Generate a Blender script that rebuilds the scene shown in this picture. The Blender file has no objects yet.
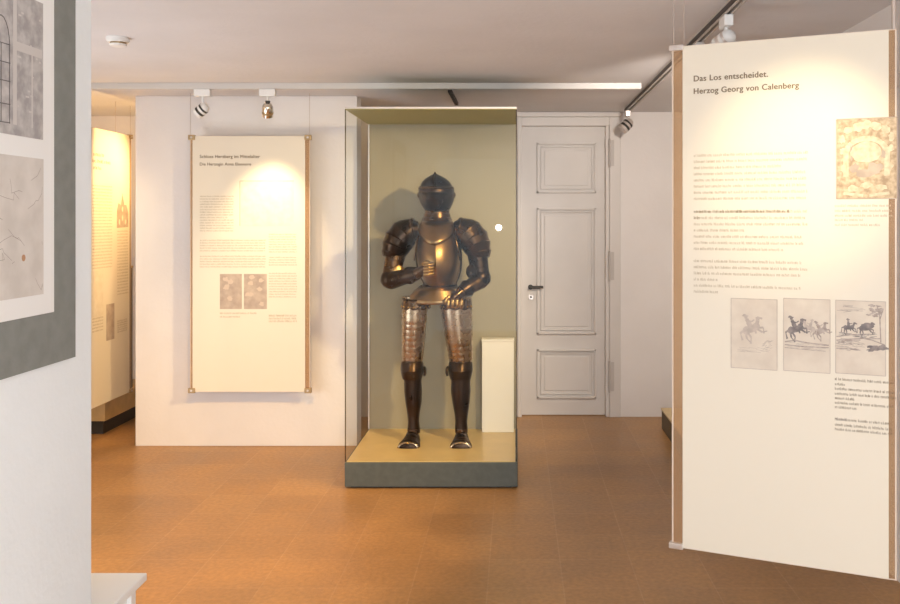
import bpy, bmesh, math, random
from mathutils import Vector, Matrix

random.seed(7)
S = bpy.context.scene
COL = S.collection

# ------------------------------------------------------------------ camera
EYE = 1.55
FPX = 900.0
CX, CY = 516.0, 220.0
cd = bpy.data.cameras.new('camera')
cd.sensor_width = 36.0
cd.lens = 36.0 * FPX / 900.0
cd.shift_x = -(CX - 450) / 900.0
cd.shift_y = -(302 - CY) / 900.0
cd.clip_start = 0.05
cam = bpy.data.objects.new('camera', cd)
cam.location = (0, 0, EYE)
cam.rotation_euler = (math.radians(90), 0, 0)
COL.objects.link(cam)
S.camera = cam

# ------------------------------------------------------------------ world, exposure
S.view_settings.view_transform = 'Standard'
S.view_settings.look = 'None'
S.view_settings.gamma = 1.0
S.view_settings.use_curve_mapping = False
S.view_settings.exposure = 0.76
W = bpy.data.worlds.new('world')
S.world = W
W.use_nodes = True
W.node_tree.nodes['Background'].inputs[0].default_value = (0.86, 0.94, 1.0, 1)
W.node_tree.nodes['Background'].inputs[1].default_value = 1.35

# ------------------------------------------------------------------ large area lights
def look(o, target):
    d = Vector(target) - o.location
    o.rotation_euler = d.to_track_quat('-Z', 'Y').to_euler()

def area(name, loc, target, sx, sy, power, col):
    l = bpy.data.lights.new(name, 'AREA')
    l.shape = 'RECTANGLE'
    l.size, l.size_y = sx, sy
    l.energy = power
    l.color = col
    o = bpy.data.objects.new(name, l)
    COL.objects.link(o)
    o.location = loc
    look(o, target)
    return o

def spot(name, loc, target, power, col, cone=60, blend=0.8, r=0.03):
    l = bpy.data.lights.new(name, 'SPOT')
    l.energy = power
    l.color = col
    l.spot_size = math.radians(cone)
    l.spot_blend = blend
    l.shadow_soft_size = r
    o = bpy.data.objects.new(name, l)
    COL.objects.link(o)
    o.location = loc
    look(o, target)
    return o

WARM = (1.0, 0.72, 0.38)
WHITE = (1.0, 0.9, 0.78)
DAY = (0.93, 0.96, 1.0)
# daylight from the windows behind the photographer
area('window_daylight', (0.85, -1.9, 1.5), (0.2, 6.0, 1.5), 1.1, 1.5, 58, (0.95, 0.98, 1.0))
area('ceiling_fill', (-2.9, 3.7, 0.7), (-0.6, 4.2, 2.5), 1.6, 1.2, 18, (0.80, 0.91, 1.0))  # added unseen area light that lifts the ceiling, no window there
area('side_room_fill', (-4.0, 4.2, 1.3), (0.5, 5.2, 1.3), 3.0, 1.6, 10, (1.0, 0.74, 0.42))  # added warm fill for the back of the room, no window there
# camera flash
fl = bpy.data.lights.new('flash', 'POINT')
fl.energy = 9
fl.color = (1.0, 0.97, 0.95)
fl.shadow_soft_size = 0.035
fo = bpy.data.objects.new('flash', fl)
fo.location = (-0.2, -0.02, 1.46)
COL.objects.link(fo)

# ------------------------------------------------------------------ helpers
def at(x, y, Y):
    """point of the place at depth Y seen at photo coordinate x, y"""
    return Vector(((x - CX) * Y / FPX, Y, EYE - (y - CY) * Y / FPX))

def empty(name, loc, rz=0.0, label=None, cat=None, group=None):
    o = bpy.data.objects.new(name, None)
    o.empty_display_size = 0.1
    o.location = loc
    o.rotation_euler = (0, 0, rz)
    COL.objects.link(o)
    tag(o, label, cat, group)
    return o

def tag(o, label=None, cat=None, group=None, kind=None):
    if label: o['label'] = label
    if cat: o['category'] = cat
    if group: o['group'] = group
    if kind: o['kind'] = kind
    return o

def build(name, bm, m, parent=None, smooth=None, loc=None, local=False, bevel=0.0, solid=0.0, sub=0):
    """link a bmesh as one object.  Verts in world space are moved into the parent's space unless local"""
    me = bpy.data.meshes.new(name)
    bmesh.ops.recalc_face_normals(bm, faces=bm.faces[:])
    if parent is not None and not local:
        inv = world_of(parent).inverted()
        bmesh.ops.transform(bm, matrix=inv, verts=bm.verts[:])
    if loc is not None:
        bmesh.ops.translate(bm, vec=-Vector(loc), verts=bm.verts[:])
    bm.to_mesh(me)
    bm.free()
    me.materials.append(m)
    o = bpy.data.objects.new(name, me)
    COL.objects.link(o)
    if loc is not None: o.location = loc
    if parent is not None: o.parent = parent
    if smooth is not None:
        for p in me.polygons: p.use_smooth = True
        me.set_sharp_from_angle(angle=math.radians(smooth))
    if solid:
        md = o.modifiers.new('solid', 'SOLIDIFY'); md.thickness = solid; md.offset = -1
    if bevel:
        md = o.modifiers.new('bevel', 'BEVEL'); md.width = bevel; md.segments = 2; md.limit_method = 'ANGLE'
        md.harden_normals = False
    if sub:
        md = o.modifiers.new('sub', 'SUBSURF'); md.levels = sub; md.render_levels = sub
    return o

def world_of(o):
    m = o.matrix_basis.copy()
    if o.type == 'EMPTY' or True:
        m = Matrix.Translation(o.location) @ o.rotation_euler.to_matrix().to_4x4()
    if o.parent is not None:
        return world_of(o.parent) @ m
    return m

def BM(): return bmesh.new()

def bx(bm, x0, x1, y0, y1, z0, z1, M=None):
    vs = [bm.verts.new((x, y, z)) for z in (z0, z1) for y in (y0, y1) for x in (x0, x1)]
    for f in ((0, 1, 3, 2), (4, 5, 7, 6), (0, 1, 5, 4), (2, 3, 7, 6), (0, 2, 6, 4), (1, 3, 7, 5)):
        bm.faces.new([vs[i] for i in f])
    if M is not None: bmesh.ops.transform(bm, matrix=M, verts=vs)
    return bm

def ref_frame(t, ref):
    t = t.normalized()
    u = t.cross(ref)
    if u.length < 1e-4: u = t.cross(Vector((1, 0, 0)))
    u.normalize()
    v = u.cross(t); v.normalize()
    return u, v

def loft(bm, rings, n=28, ref=Vector((0, 1, 0)), cap=True, prof=None, th0=None, th1=None, fixed=None):
    """rings: (center, ru, rv).  u is across the path and the ref axis, v lies near the ref axis"""
    rows = []
    closed = th0 is None
    for i, (c, ru, rv) in enumerate(rings):
        c = Vector(c)
        if fixed: u, v = fixed
        else:
            a = Vector(rings[max(i - 1, 0)][0]); b = Vector(rings[min(i + 1, len(rings) - 1)][0])
            t = b - a
            if t.length < 1e-6: t = Vector((0, 0, 1))
            u, v = ref_frame(t, ref)
        row = []
        k = n if closed else n + 1
        for j in range(k):
            th = 2 * math.pi * j / n if closed else th0 + (th1 - th0) * j / n
            m = prof(i, th) if prof else 1.0
            off = Vector((0, 0, 0))
            if isinstance(m, tuple): m, off = m[0], m[1]
            row.append(bm.verts.new(c + u * (ru * m * math.cos(th)) + v * (rv * m * math.sin(th)) + off))
        rows.append(row)
    for a, b in zip(rows, rows[1:]):
        L = len(a)
        for j in range(L if closed else L - 1):
            bm.faces.new((a[j], a[(j + 1) % L], b[(j + 1) % L], b[j]))
    if cap and closed:
        bm.faces.new(rows[0]); bm.faces.new(rows[-1])
    return rows

def rod(bm, p, q, r, n=12):
    p, q = Vector(p), Vector(q)
    ref = Vector((0, 1, 0)) if abs((q - p).normalized().y) < 0.9 else Vector((0, 0, 1))
    return loft(bm, [(p, r, r), (q, r, r)], n, ref)

def disc(bm, c, axis, r, h, n=20, dome=0.0):
    c = Vector(c); a = Vector(axis).normalized()
    ref = Vector((0, 0, 1)) if abs(a.z) < 0.9 else Vector((0, 1, 0))
    rings = [(c, r, r), (c + a * h * 0.7, r, r)]
    if dome:
        for k in range(1, 5):
            t = k / 5 * math.pi / 2
            rings.append((c + a * (h * 0.7 + dome * math.sin(t)), r * math.cos(t), r * math.cos(t)))
    else:
        rings.append((c + a * h, r * 0.9, r * 0.9))
    loft(bm, rings, n, ref)

# ------------------------------------------------------------------ materials
def nt(name):
    m = bpy.data.materials.new(name)
    m.use_nodes = True
    t = m.node_tree
    return m, t, t.nodes['Principled BSDF']

def mat(name, col, rough=0.6, metal=0.0, noise=0.0, scale=8.0, col2=None, bump=0.0, bscale=60.0, detail=4.0, spec=0.5, coat=0.0):
    m, t, b = nt(name)
    b.inputs['Roughness'].default_value = rough
    b.inputs['Metallic'].default_value = metal
    b.inputs['Specular IOR Level'].default_value = spec
    b.inputs['Coat Weight'].default_value = coat
    N, L = t.nodes, t.links
    b.inputs['Base Color'].default_value = (*col, 1)
    tc = N.new('ShaderNodeTexCoord')
    if noise > 0 or col2:
        nz = N.new('ShaderNodeTexNoise'); nz.inputs['Scale'].default_value = scale
        nz.inputs['Detail'].default_value = detail
        L.new(tc.outputs['Object'], nz.inputs['Vector'])
        c2 = col2 if col2 else tuple(c * (1 - noise) for c in col)
        cr = N.new('ShaderNodeValToRGB')
        cr.color_ramp.elements[0].position = 0.35; cr.color_ramp.elements[1].position = 0.65
        cr.color_ramp.elements[0].color = (*c2, 1); cr.color_ramp.elements[1].color = (*col, 1)
        L.new(nz.outputs['Fac'], cr.inputs['Fac']); L.new(cr.outputs['Color'], b.inputs['Base Color'])
    if bump > 0:
        nb = N.new('ShaderNodeTexNoise'); nb.inputs['Scale'].default_value = bscale
        nb.inputs['Detail'].default_value = 6
        L.new(tc.outputs['Object'], nb.inputs['Vector'])
        bp = N.new('ShaderNodeBump'); bp.inputs['Strength'].default_value = bump; bp.inputs['Distance'].default_value = 0.01
        L.new(nb.outputs['Fac'], bp.inputs['Height']); L.new(bp.outputs['Normal'], b.inputs['Normal'])
    return m

def clear(name, tint, gloss=0.08, rough=0.02):
    """thin clear sheet: tinted transmission with a fresnel reflection"""
    m = bpy.data.materials.new(name); m.use_nodes = True
    t = m.node_tree; N, L = t.nodes, t.links
    N.remove(N['Principled BSDF'])
    out = N['Material Output']
    tr = N.new('ShaderNodeBsdfTransparent'); tr.inputs[0].default_value = (*tint, 1)
    gl = N.new('ShaderNodeBsdfGlossy'); gl.inputs['Roughness'].default_value = rough
    gl.inputs[0].default_value = (1, 1, 1, 1)
    fr = N.new('ShaderNodeLayerWeight'); fr.inputs['Blend'].default_value = 0.25
    ma = N.new('ShaderNodeMath'); ma.operation = 'MULTIPLY_ADD'
    ma.inputs[1].default_value = 0.15; ma.inputs[2].default_value = gloss
    mx = N.new('ShaderNodeMixShader')
    L.new(fr.outputs['Fresnel'], ma.inputs[0]); L.new(ma.outputs[0], mx.inputs[0])
    L.new(tr.outputs[0], mx.inputs[1]); L.new(gl.outputs[0], mx.inputs[2])
    L.new(mx.outputs[0], out.inputs['Surface'])
    return m

def floor_mat():
    m, t, b = nt('floor_tiles')
    N, L = t.nodes, t.links
    tc = N.new('ShaderNodeTexCoord')
    mp = N.new('ShaderNodeMapping'); mp.inputs['Location'].default_value = (0.12, 0.05, 0)
    L.new(tc.outputs['Object'], mp.inputs['Vector'])
    br = N.new('ShaderNodeTexBrick')
    br.offset = 0.0
    br.inputs['Scale'].default_value = 1.0
    br.inputs['Brick Width'].default_value = 0.32
    br.inputs['Row Height'].default_value = 0.32
    br.inputs['Mortar Size'].default_value = 0.003
    br.inputs['Mortar Smooth'].default_value = 0.3
    br.inputs['Bias'].default_value = 0.0
    br.inputs['Color1'].default_value = (0.45, 0.245, 0.10, 1)
    br.inputs['Color2'].default_value = (0.40, 0.215, 0.088, 1)
    br.inputs['Mortar'].default_value = (0.47, 0.27, 0.13, 1)
    L.new(mp.outputs[0], br.inputs['Vector'])
    n1 = N.new('ShaderNodeTexNoise'); n1.inputs['Scale'].default_value = 2.2; n1.inputs['Detail'].default_value = 6
    n2 = N.new('ShaderNodeTexNoise'); n2.inputs['Scale'].default_value = 45; n2.inputs['Detail'].default_value = 5
    L.new(tc.outputs['Object'], n1.inputs['Vector']); L.new(tc.outputs['Object'], n2.inputs['Vector'])
    def mixmul(a, fac_out, lo, hi):
        r = N.new('ShaderNodeMapRange'); r.inputs['From Min'].default_value = 0.3; r.inputs['From Max'].default_value = 0.7
        r.inputs['To Min'].default_value = lo; r.inputs['To Max'].default_value = hi
        L.new(fac_out, r.inputs['Value'])
        x = N.new('ShaderNodeMix'); x.data_type = 'RGBA'; x.blend_type = 'MULTIPLY'; x.inputs['Factor'].default_value = 1
        L.new(a, x.inputs['A']); L.new(r.outputs['Result'], x.inputs['B'])
        return x.outputs['Result']
    c = mixmul(br.outputs['Color'], n1.outputs['Fac'], 0.82, 1.12)
    c = mixmul(c, n2.outputs['Fac'], 0.85, 1.1)
    L.new(c, b.inputs['Base Color'])
    r = N.new('ShaderNodeMapRange'); r.inputs['To Min'].default_value = 0.22; r.inputs['To Max'].default_value = 0.5
    L.new(n1.outputs['Fac'], r.inputs['Value']); L.new(r.outputs['Result'], b.inputs['Roughness'])
    bp = N.new('ShaderNodeBump'); bp.inputs['Strength'].default_value = 0.15; bp.inputs['Distance'].default_value = 0.01
    L.new(n2.outputs['Fac'], bp.inputs['Height']); L.new(bp.outputs['Normal'], b.inputs['Normal'])
    b.inputs['Specular IOR Level'].default_value = 0.28
    return m

M_floor = floor_mat()
M_wall = mat('painted_plaster', (0.80, 0.76, 0.74), 0.85, noise=0.04, scale=3, bump=0.12, bscale=40)
M_ceil = mat('ceiling_plaster', (0.76, 0.74, 0.745), 0.9, noise=0.05, scale=2.5, bump=0.2, bscale=30)
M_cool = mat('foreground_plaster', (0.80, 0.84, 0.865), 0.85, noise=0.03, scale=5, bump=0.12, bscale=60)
M_door = mat('door_paint', (0.66, 0.62, 0.59), 0.5, noise=0.04, scale=4)
M_whiteplastic = mat('white_plastic', (0.8, 0.79, 0.77), 0.4)
M_rail = mat('rail_paint', (0.50, 0.46, 0.42), 0.45)
M_dark = mat('dark_slot', (0.05, 0.04, 0.035), 0.6)
M_chrome = mat('lamp_chrome', (0.75, 0.7, 0.62), 0.2, 1.0)
M_black = mat('black_metal', (0.03, 0.028, 0.025), 0.4)
M_brass = mat('clip_brass', (0.42, 0.30, 0.16), 0.4, 0.6)
M_steel = mat('clip_steel', (0.68, 0.62, 0.58), 0.35, 0.6)
M_sheet = mat('cream_print_sheet', (0.76, 0.69, 0.575), 0.6)
M_ink = mat('brown_ink', (0.20, 0.145, 0.09), 0.8)
M_faint = mat('faint_ink', (0.45, 0.37, 0.26), 0.8)
M_acr = clear('acrylic', (0.9, 0.78, 0.62), 0.02, 0.4)
_t = M_acr.node_tree; _d = _t.nodes.new('ShaderNodeBsdfDiffuse'); _d.inputs[0].default_value = (0.55, 0.36, 0.22, 1)
_m = _t.nodes.new('ShaderNodeMixShader'); _m.inputs[0].default_value = 0.36
_o = _t.nodes['Material Output']; _src = _o.inputs['Surface'].links[0].from_socket
_t.links.new(_src, _m.inputs[1]); _t.links.new(_d.outputs[0], _m.inputs[2]); _t.links.new(_m.outputs[0], _o.inputs['Surface'])
M_acr_edge = mat('acrylic_edge', (0.68, 0.56, 0.46), 0.35)
M_cable = mat('steel_cable', (0.55, 0.47, 0.42), 0.4, 0.3)
M_base = mat('plinth_grey', (0.075, 0.085, 0.078), 0.5, noise=0.15, scale=30)
M_ply = mat('yellow_laminate', (0.72, 0.52, 0.22), 0.28, noise=0.1, scale=6)
M_board = mat('oak_board', (0.62, 0.42, 0.19), 0.45, noise=0.2, scale=9)
M_case_back = mat('case_back_panel', (0.31, 0.27, 0.185), 0.55, noise=0.06, scale=3)
M_case_top = mat('case_top_panel', (0.36, 0.33, 0.13), 0.5)
M_glass = clear('case_glass', (0.96, 0.965, 0.94), 0.02, 0.01)
M_glass_edge = clear('glass_edge', (0.42, 0.38, 0.28), 0.05)
M_white = mat('white_board', (0.82, 0.78, 0.70), 0.5)
M_bench = mat('white_lacquer', (0.86, 0.87, 0.86), 0.35)
M_grey_mat = mat('grey_mat_board', (0.225, 0.235, 0.22), 0.8, noise=0.12, scale=25, bump=0.1)
M_paper = mat('white_paper', (0.80, 0.80, 0.79), 0.7)
M_engr = mat('engraving_print', (0.50, 0.48, 0.47), 0.7, col2=(0.34, 0.32, 0.32), scale=38, detail=8)
M_map = mat('map_print', (0.66, 0.62, 0.58), 0.7, col2=(0.57, 0.53, 0.49), scale=14, detail=6)
M_mapline = mat('map_line', (0.36, 0.31, 0.28), 0.7)
M_engrline = mat('engraving_line', (0.13, 0.12, 0.12), 0.7)
M_sketch = mat('sketch_paper', (0.70, 0.615, 0.51), 0.7, col2=(0.62, 0.53, 0.44), scale=12)
M_sk_ink = mat('sketch_ink', (0.33, 0.27, 0.24), 0.8, col2=(0.5, 0.42, 0.37), scale=60)
M_sk_soft = mat('sketch_wash', (0.55, 0.46, 0.40), 0.8, col2=(0.45, 0.38, 0.33), scale=50)
M_sk_dark = mat('sketch_dark_ink', (0.17, 0.15, 0.15), 0.8, col2=(0.33, 0.28, 0.26), scale=50)
M_title_print = mat('title_engraving', (0.62, 0.49, 0.34), 0.7, col2=(0.36, 0.26, 0.17), scale=55, detail=8)
M_title_lt = mat('title_engraving_light', (0.74, 0.62, 0.46), 0.7, col2=(0.58, 0.46, 0.32), scale=60, detail=8)
M_photo = mat('photo_print', (0.52, 0.42, 0.34), 0.6, col2=(0.38, 0.30, 0.25), scale=16, detail=6)

def armour_mat(name, c1, c2, rough, scale=7):
    m = mat(name, c1, rough, 1.0, col2=c2, scale=scale, )
    t = m.node_tree; N, L = t.nodes, t.links
    b = N['Principled BSDF']
    tc = N.new('ShaderNodeTexCoord'); nz = N.new('ShaderNodeTexNoise'); nz.inputs['Scale'].default_value = 18
    L.new(tc.outputs['Object'], nz.inputs['Vector'])
    r = N.new('ShaderNodeMapRange'); r.inputs['To Min'].default_value = rough - 0.08; r.inputs['To Max'].default_value = rough + 0.18
    L.new(nz.outputs['Fac'], r.inputs['Value']); L.new(r.outputs['Result'], b.inputs['Roughness'])
    return m
A_dark = armour_mat('blackened_steel', (0.06, 0.038, 0.026), (0.03, 0.02, 0.016), 0.27)
A_mid = armour_mat('russet_steel', (0.15, 0.088, 0.046), (0.07, 0.042, 0.026), 0.24)
A_gold = armour_mat('gilt_steel', (0.50, 0.31, 0.11), (0.30, 0.18, 0.07), 0.28)
A_silver = armour_mat('polished_steel', (0.48, 0.38, 0.28), (0.34, 0.25, 0.17), 0.22, 3)
A_breast = armour_mat('breast_steel', (0.34, 0.205, 0.085), (0.19, 0.115, 0.055), 0.30)
A_slot = mat('visor_slot', (0.01, 0.01, 0.01), 0.9)

# ------------------------------------------------------------------ the room
CEIL = 2.40
def struct(name, bm, m, loc=(0, 0, 0), bevel=0):
    o = build(name, bm, m, loc=loc, bevel=bevel)
    o['kind'] = 'structure'
    return o
struct('floor', bx(BM(), -4.3, 1.8, -2.2, 7.6, -0.12, 0), M_floor)
struct('ceiling', bx(BM(), -4.3, 1.8, -2.2, 7.6, CEIL, CEIL + 0.12), M_ceil)
struct('trim_1', bx(BM(), 1.48, 1.64, -2.2, 5.0, 2.12, CEIL), M_wall)
struct('wall_right', bx(BM(), 1.64, 1.8, -2.2, 7.6, 0, CEIL), M_wall)
struct('wall_far_left', bx(BM(), -4.3, -4.1, -2.2, 7.6, 0, CEIL), M_wall)
DY = 7.09
# door wall with an opening
w = BM()
bx(w, 0.80, 1.64, DY, DY + 0.3, 0, CEIL)
bx(w, -1.40, 0.02, DY, DY + 0.3, 0, CEIL)
bx(w, 0.02, 0.80, DY, DY + 0.3, 2.33, CEIL)
bx(w, 0.02, 0.80, DY + 0.2, DY + 0.3, 0, 2.33)
struct('wall_back', w, M_wall)
struct('wall_back_left', bx(BM(), -4.1, -1.40, 7.38, 7.6, 0, CEIL), M_wall)
struct('wall_partition', bx(BM(), -2.61, -1.09, 6.17, 6.34, 0, CEIL), M_wall, bevel=0.004)
struct('wall_left', bx(BM(), -1.40, -1.116, -2.2, 2.37, 0, CEIL), M_cool, bevel=0.006)

# door
dr = empty('door_1', (0.35, DY, 0)); tag(dr, kind='structure')
b = BM()
bx(b, 0.045, 0.705, DY + 0.05, DY + 0.09, 0.005, 2.29)
dleaf = build('door_leaf', b, M_door, dr)
b = BM()   # casing
bx(b, 0.012, 0.045, DY - 0.02, DY + 0.10, 0, 2.36)
bx(b, 0.705, 0.735, DY - 0.005, DY + 0.10, 0, 2.33)
bx(b, 0.735, 0.822, DY - 0.02, DY + 0.02, 0, 2.36)
bx(b, 0.045, 0.735, DY - 0.02, DY + 0.10, 2.29, 2.36)
bx(b, 0.005, 0.83, DY - 0.04, DY + 0.02, 2.36, 2.39)
build('door_casing', b, M_door, dr, bevel=0.004)
def dpx(x, y): return at(x, y, DY + 0.05)
for (x0, y0, x1, y1) in ((537, 143, 596, 193), (537, 208, 596, 334), (537, 349, 596, 398)):
    p, q = dpx(x0, y1), dpx(x1, y0)
    b = BM()
    # raised moulding round a sunk field
    for k, (g, wd, h) in enumerate(((0, 0.016, 0.022), (0.03, 0.008, 0.012))):
        X0, X1, Z0, Z1 = p.x + g, q.x - g, p.z + g, q.z - g
        yb = DY + 0.05
        bx(b, X0, X1, yb - h, yb + 0.001, Z0, Z0 + wd); bx(b, X0, X1, yb - h, yb + 0.001, Z1 - wd, Z1)
        bx(b, X0, X0 + wd, yb - h, yb + 0.001, Z0, Z1); bx(b, X1 - wd, X1, yb - h, yb + 0.001, Z0, Z1)
    bx(b, p.x + 0.06, q.x - 0.06, DY + 0.044, DY + 0.051, p.z + 0.06, q.z - 0.06)
    build('panel_moulding', b, M_door, dr, bevel=0.003)
b = BM()
h0 = dpx(530.5, 287)
disc(b, h0, (0, -1, 0), 0.02, 0.01)
rod(b, h0, h0 + Vector((0, -0.05, 0)), 0.009)
rod(b, h0 + Vector((-0.008, -0.05, 0)), h0 + Vector((0.10, -0.05, 0.002)), 0.011)
build('door_handle', b, M_black, dr, smooth=40)
b = BM(); disc(b, dpx(531, 297), (0, -1, 0), 0.022, 0.01); build('keyhole_plate', b, M_steel, dr, smooth=40)
b = BM(); disc(b, dpx(531, 297) + Vector((0, -0.009, 0)), (0, -1, 0), 0.008, 0.003); build('keyhole', b, M_black, dr)
for (ya, yb_) in ((140, 166), (252, 280), (362, 391)):
    p, q = at(609.5, yb_, DY - 0.02), at(614, ya, DY - 0.02)
    b = BM(); bx(b, p.x, q.x, DY - 0.026, DY - 0.015, p.z, q.z)
    rod(b, (p.x, DY - 0.03, p.z - 0.01), (p.x, DY - 0.03, q.z + 0.01), 0.008)
    build('hinge', b, mat('hinge_paint', (0.5, 0.46, 0.43), 0.5) if 'hinge_paint' not in bpy.data.materials else bpy.data.materials['hinge_paint'], dr)

# ------------------------------------------------------------------ ceiling rails and spotlights
def rail(name, p, q, m, label, wd=0.036, h=0.036):
    p, q = Vector(p), Vector(q)
    c = (p + q) / 2; d = (q - p); L = d.length; ang = math.atan2(d.y, d.x)
    o = empty(name, (c.x, c.y, CEIL), ang, label, 'track rail')
    b = BM(); bx(b, -L/2, L/2, -wd/2, -wd*0.18, -h, 0); bx(b, -L/2, L/2, wd*0.18, wd/2, -h, 0)
    bx(b, -L/2, L/2, -wd*0.18, wd*0.18, -h*0.35, 0)
    build('rail_channel', b, m, o, local=True, bevel=0.002)
    b = BM(); bx(b, -L/2, L/2, -wd*0.15, wd*0.15, -h*0.42, -h*0.35)
    build('contact_slot', b, M_dark, o, local=True)
    b = BM(); bx(b, -L/2 - 0.012, -L/2, -wd/2, wd/2, -h, 0)
    build('end_cap', b, m, o, local=True)
    b = BM(); bx(b, L/2, L/2 + 0.012, -wd/2, wd/2, -h, 0)
    build('end_cap', b, m, o, local=True)
    return o
rail('light_rail', (-3.0, 5.60, 0), (0.765, 5.60, 0), mat('rail_white', (0.6, 0.57, 0.54), 0.45), 'long white light rail across the ceiling above the hanging panel and glass case')
r2 = rail('light_rail', (0.84, 6.80, 0), (0.84, 1.60, 0), M_rail, 'grey light rail running in depth along the right of the ceiling', 0.04, 0.036)
b = BM(); bx(b, -2.6, 2.6, -0.0215, -0.0195, -0.034, -0.012)
build('side_slot', b, M_dark, r2, local=True)
rail('light_rail', (-0.43, 5.86, 0), (-0.43, 6.5, 0), M_dark, 'short dark rail piece on the ceiling above the glass case', 0.026, 0.02)

def spotlight(base, drop, target, label, m_body, m_band, size=1.0, adapter=(0.10, 0.036), along='x', style='band', power=0, cone=60, col=WARM, blend=0.9, soft=0.025):
    base = Vector(base)
    top = CEIL - 0.036
    o = empty('spotlight', (base.x, base.y, top), 0, label, 'spotlight', 'spotlights on the ceiling rails')
    b = BM()
    ax, ay = (adapter[0], adapter[1]) if along == 'x' else (adapter[1], adapter[0])
    bx(b, -ax/2, ax/2, -ay/2, ay/2, -0.045, -0.001)
    build('adapter', b, m_body, o, local=True, bevel=0.003)
    hc = Vector((0, 0, -drop))
    d = (Vector(target) - Vector((base.x, base.y, top - drop))).normalized()
    b = BM(); rod(b, (0, 0, -0.045), (0, 0, -drop + 0.03 * size), 0.007)
    build('stem', b, m_body, o, local=True, smooth=40)
    R = 0.034 * size
    Lh = 0.085 * size
    ref = Vector((0, 0, 1)) if abs(d.z) < 0.9 else Vector((0, 1, 0))
    b = BM()
    st = hc - d * Lh * 0.45
    pr = [(0, 0.45), (0.08, 0.75), (0.25, 0.95), (0.6, 1.0), (1.0, 1.0), (1.0, 0.86), (0.75, 0.7)]
    loft(b, [(st + d * Lh * t + d * 0.0001 * i, R * r, R * r) for i, (t, r) in enumerate(pr)], 24, ref)
    hd = build('lamp_head', b, M_chrome if style == 'bulb' else m_body, o, local=True, smooth=50)
    for (t0, t1) in ((0.30, 0.44), (0.62, 0.80)):
        if style == 'bulb' and t0 < 0.5: continue
        b = BM(); loft(b, [(st + d * Lh * t0, R * 1.03, R * 1.03), (st + d * Lh * t1, R * 1.03, R * 1.03)], 24, ref)
        build('dark_band', b, m_band, hd, local=True, smooth=40)
    b = BM()
    disc(b, st + d * Lh * 0.78, d, R * 0.68, 0.004)
    lm = bpy.data.materials.get('lamp_glow')
    if lm is None:
        lm = bpy.data.materials.new('lamp_glow'); lm.use_nodes = True
        pb = lm.node_tree.nodes['Principled BSDF']
        pb.inputs['Emission Color'].default_value = (1, 0.85, 0.6, 1); pb.inputs['Emission Strength'].default_value = 12
    build('lamp_lens', b, lm, hd, local=True)
    if style == 'bulb':
        b = BM(); loft(b, [((0, 0, -drop + 0.052), 0.016, 0.016), ((0, 0, -drop + 0.03), 0.012, 0.012)], 16)
        build('swivel_joint', b, M_black, o, local=True, smooth=40)
    if power:
        s = spot('spot_beam', Vector((base.x, base.y, top - drop)) + d * (Lh * 0.65), target, power, col, cone, blend, soft)
    return o

spotlight((-1.95, 5.60), 0.125, (-2.6, 5.72, 1.75), 'white spotlight with two black bands turned left towards the side panel', M_whiteplastic, M_black, 1.0, power=25, cone=75)
spotlight((-1.545, 5.60), 0.125, (-1.67, 6.04, 1.50), 'round chrome spotlight with a short black neck above the middle panel', M_whiteplastic, M_brass, 1.0, style='bulb', power=36, cone=60)
spotlight((0.84, 3.60), 0.09, (-0.62, 5.45, 1.15), 'white spotlight just above the top edge of the large right panel', M_whiteplastic, M_steel, 1.0, along='y', power=158, cone=64, col=(1, 0.75, 0.38), soft=0.07)
spotlight((0.83, 6.72), 0.10, (0.3, 6.6, 1.7), 'small spotlight with dark bands at the far end of the right rail near the door', M_steel, M_black, 1.15, along='y', power=12, cone=90, col=WHITE)
spotlight((0.84, 4.15), 0.11, (0.75, 7.0, 1.3), 'added unseen white spotlight behind the large panel that brightens the door wall', M_whiteplastic, M_black, 1.0, along='y', power=90, cone=80, col=(1.0, 0.90, 0.80), soft=0.06)  # fixture and beam added out of view to light the door wall
# the lamp on the same rail nearer the photographer lights the large panel
spotlight((0.84, 2.25), 0.12, (1.03, 3.25, 1.76), 'white spotlight on the near end of the right rail facing the large panel', M_whiteplastic, M_black, 1.0, along='y', power=34, cone=46, col=(1, 0.80, 0.46), blend=1.0)
spot('spot_beam', (-2.3, 6.62, 2.28), (-2.866, 6.20, 1.66), 62, (1, 0.62, 0.25), 95, 1.0, 0.03)
spot('spot_beam', (-3.3, 6.1, 1.3), (-3.0, 6.5, 2.4), 22, (1, 0.60, 0.22), 150, 1.0, 0.1)  # added unseen uplight without a lamp, yellows the side room ceiling
# added warm beam without a lamp body, brightens the floor on the left
spot('spot_beam', (-1.0, 3.4, 2.3), (-1.8, 4.5, 0.0), 125, (1.0, 0.52, 0.06), 92, 1.0, 0.05)

# smoke detector
p = at(118, 34, 4.2)
o = empty('smoke_detector', (p.x, 4.2, CEIL), 0, 'small round white smoke detector on the ceiling at the left', 'smoke detector')
b = BM(); loft(b, [((0, 0, 0), .052, .052), ((0, 0, -.012), .052, .052), ((0, 0, -.022), .046, .046)], 32); build('base_plate', b, M_whiteplastic, o, local=True, smooth=40)
b = BM(); loft(b, [((0, 0, -.022), .036, .036), ((0, 0, -.03), .036, .036)], 32); build('sensor_slots', b, M_brass, o, local=True, smooth=40)
b = BM(); loft(b, [((0, 0, -.030), .04, .04), ((0, 0, -.038), .036, .036), ((0, 0, -.042), .02, .02)], 32); build('cover', b, M_whiteplastic, o, local=True, smooth=40)

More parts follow.
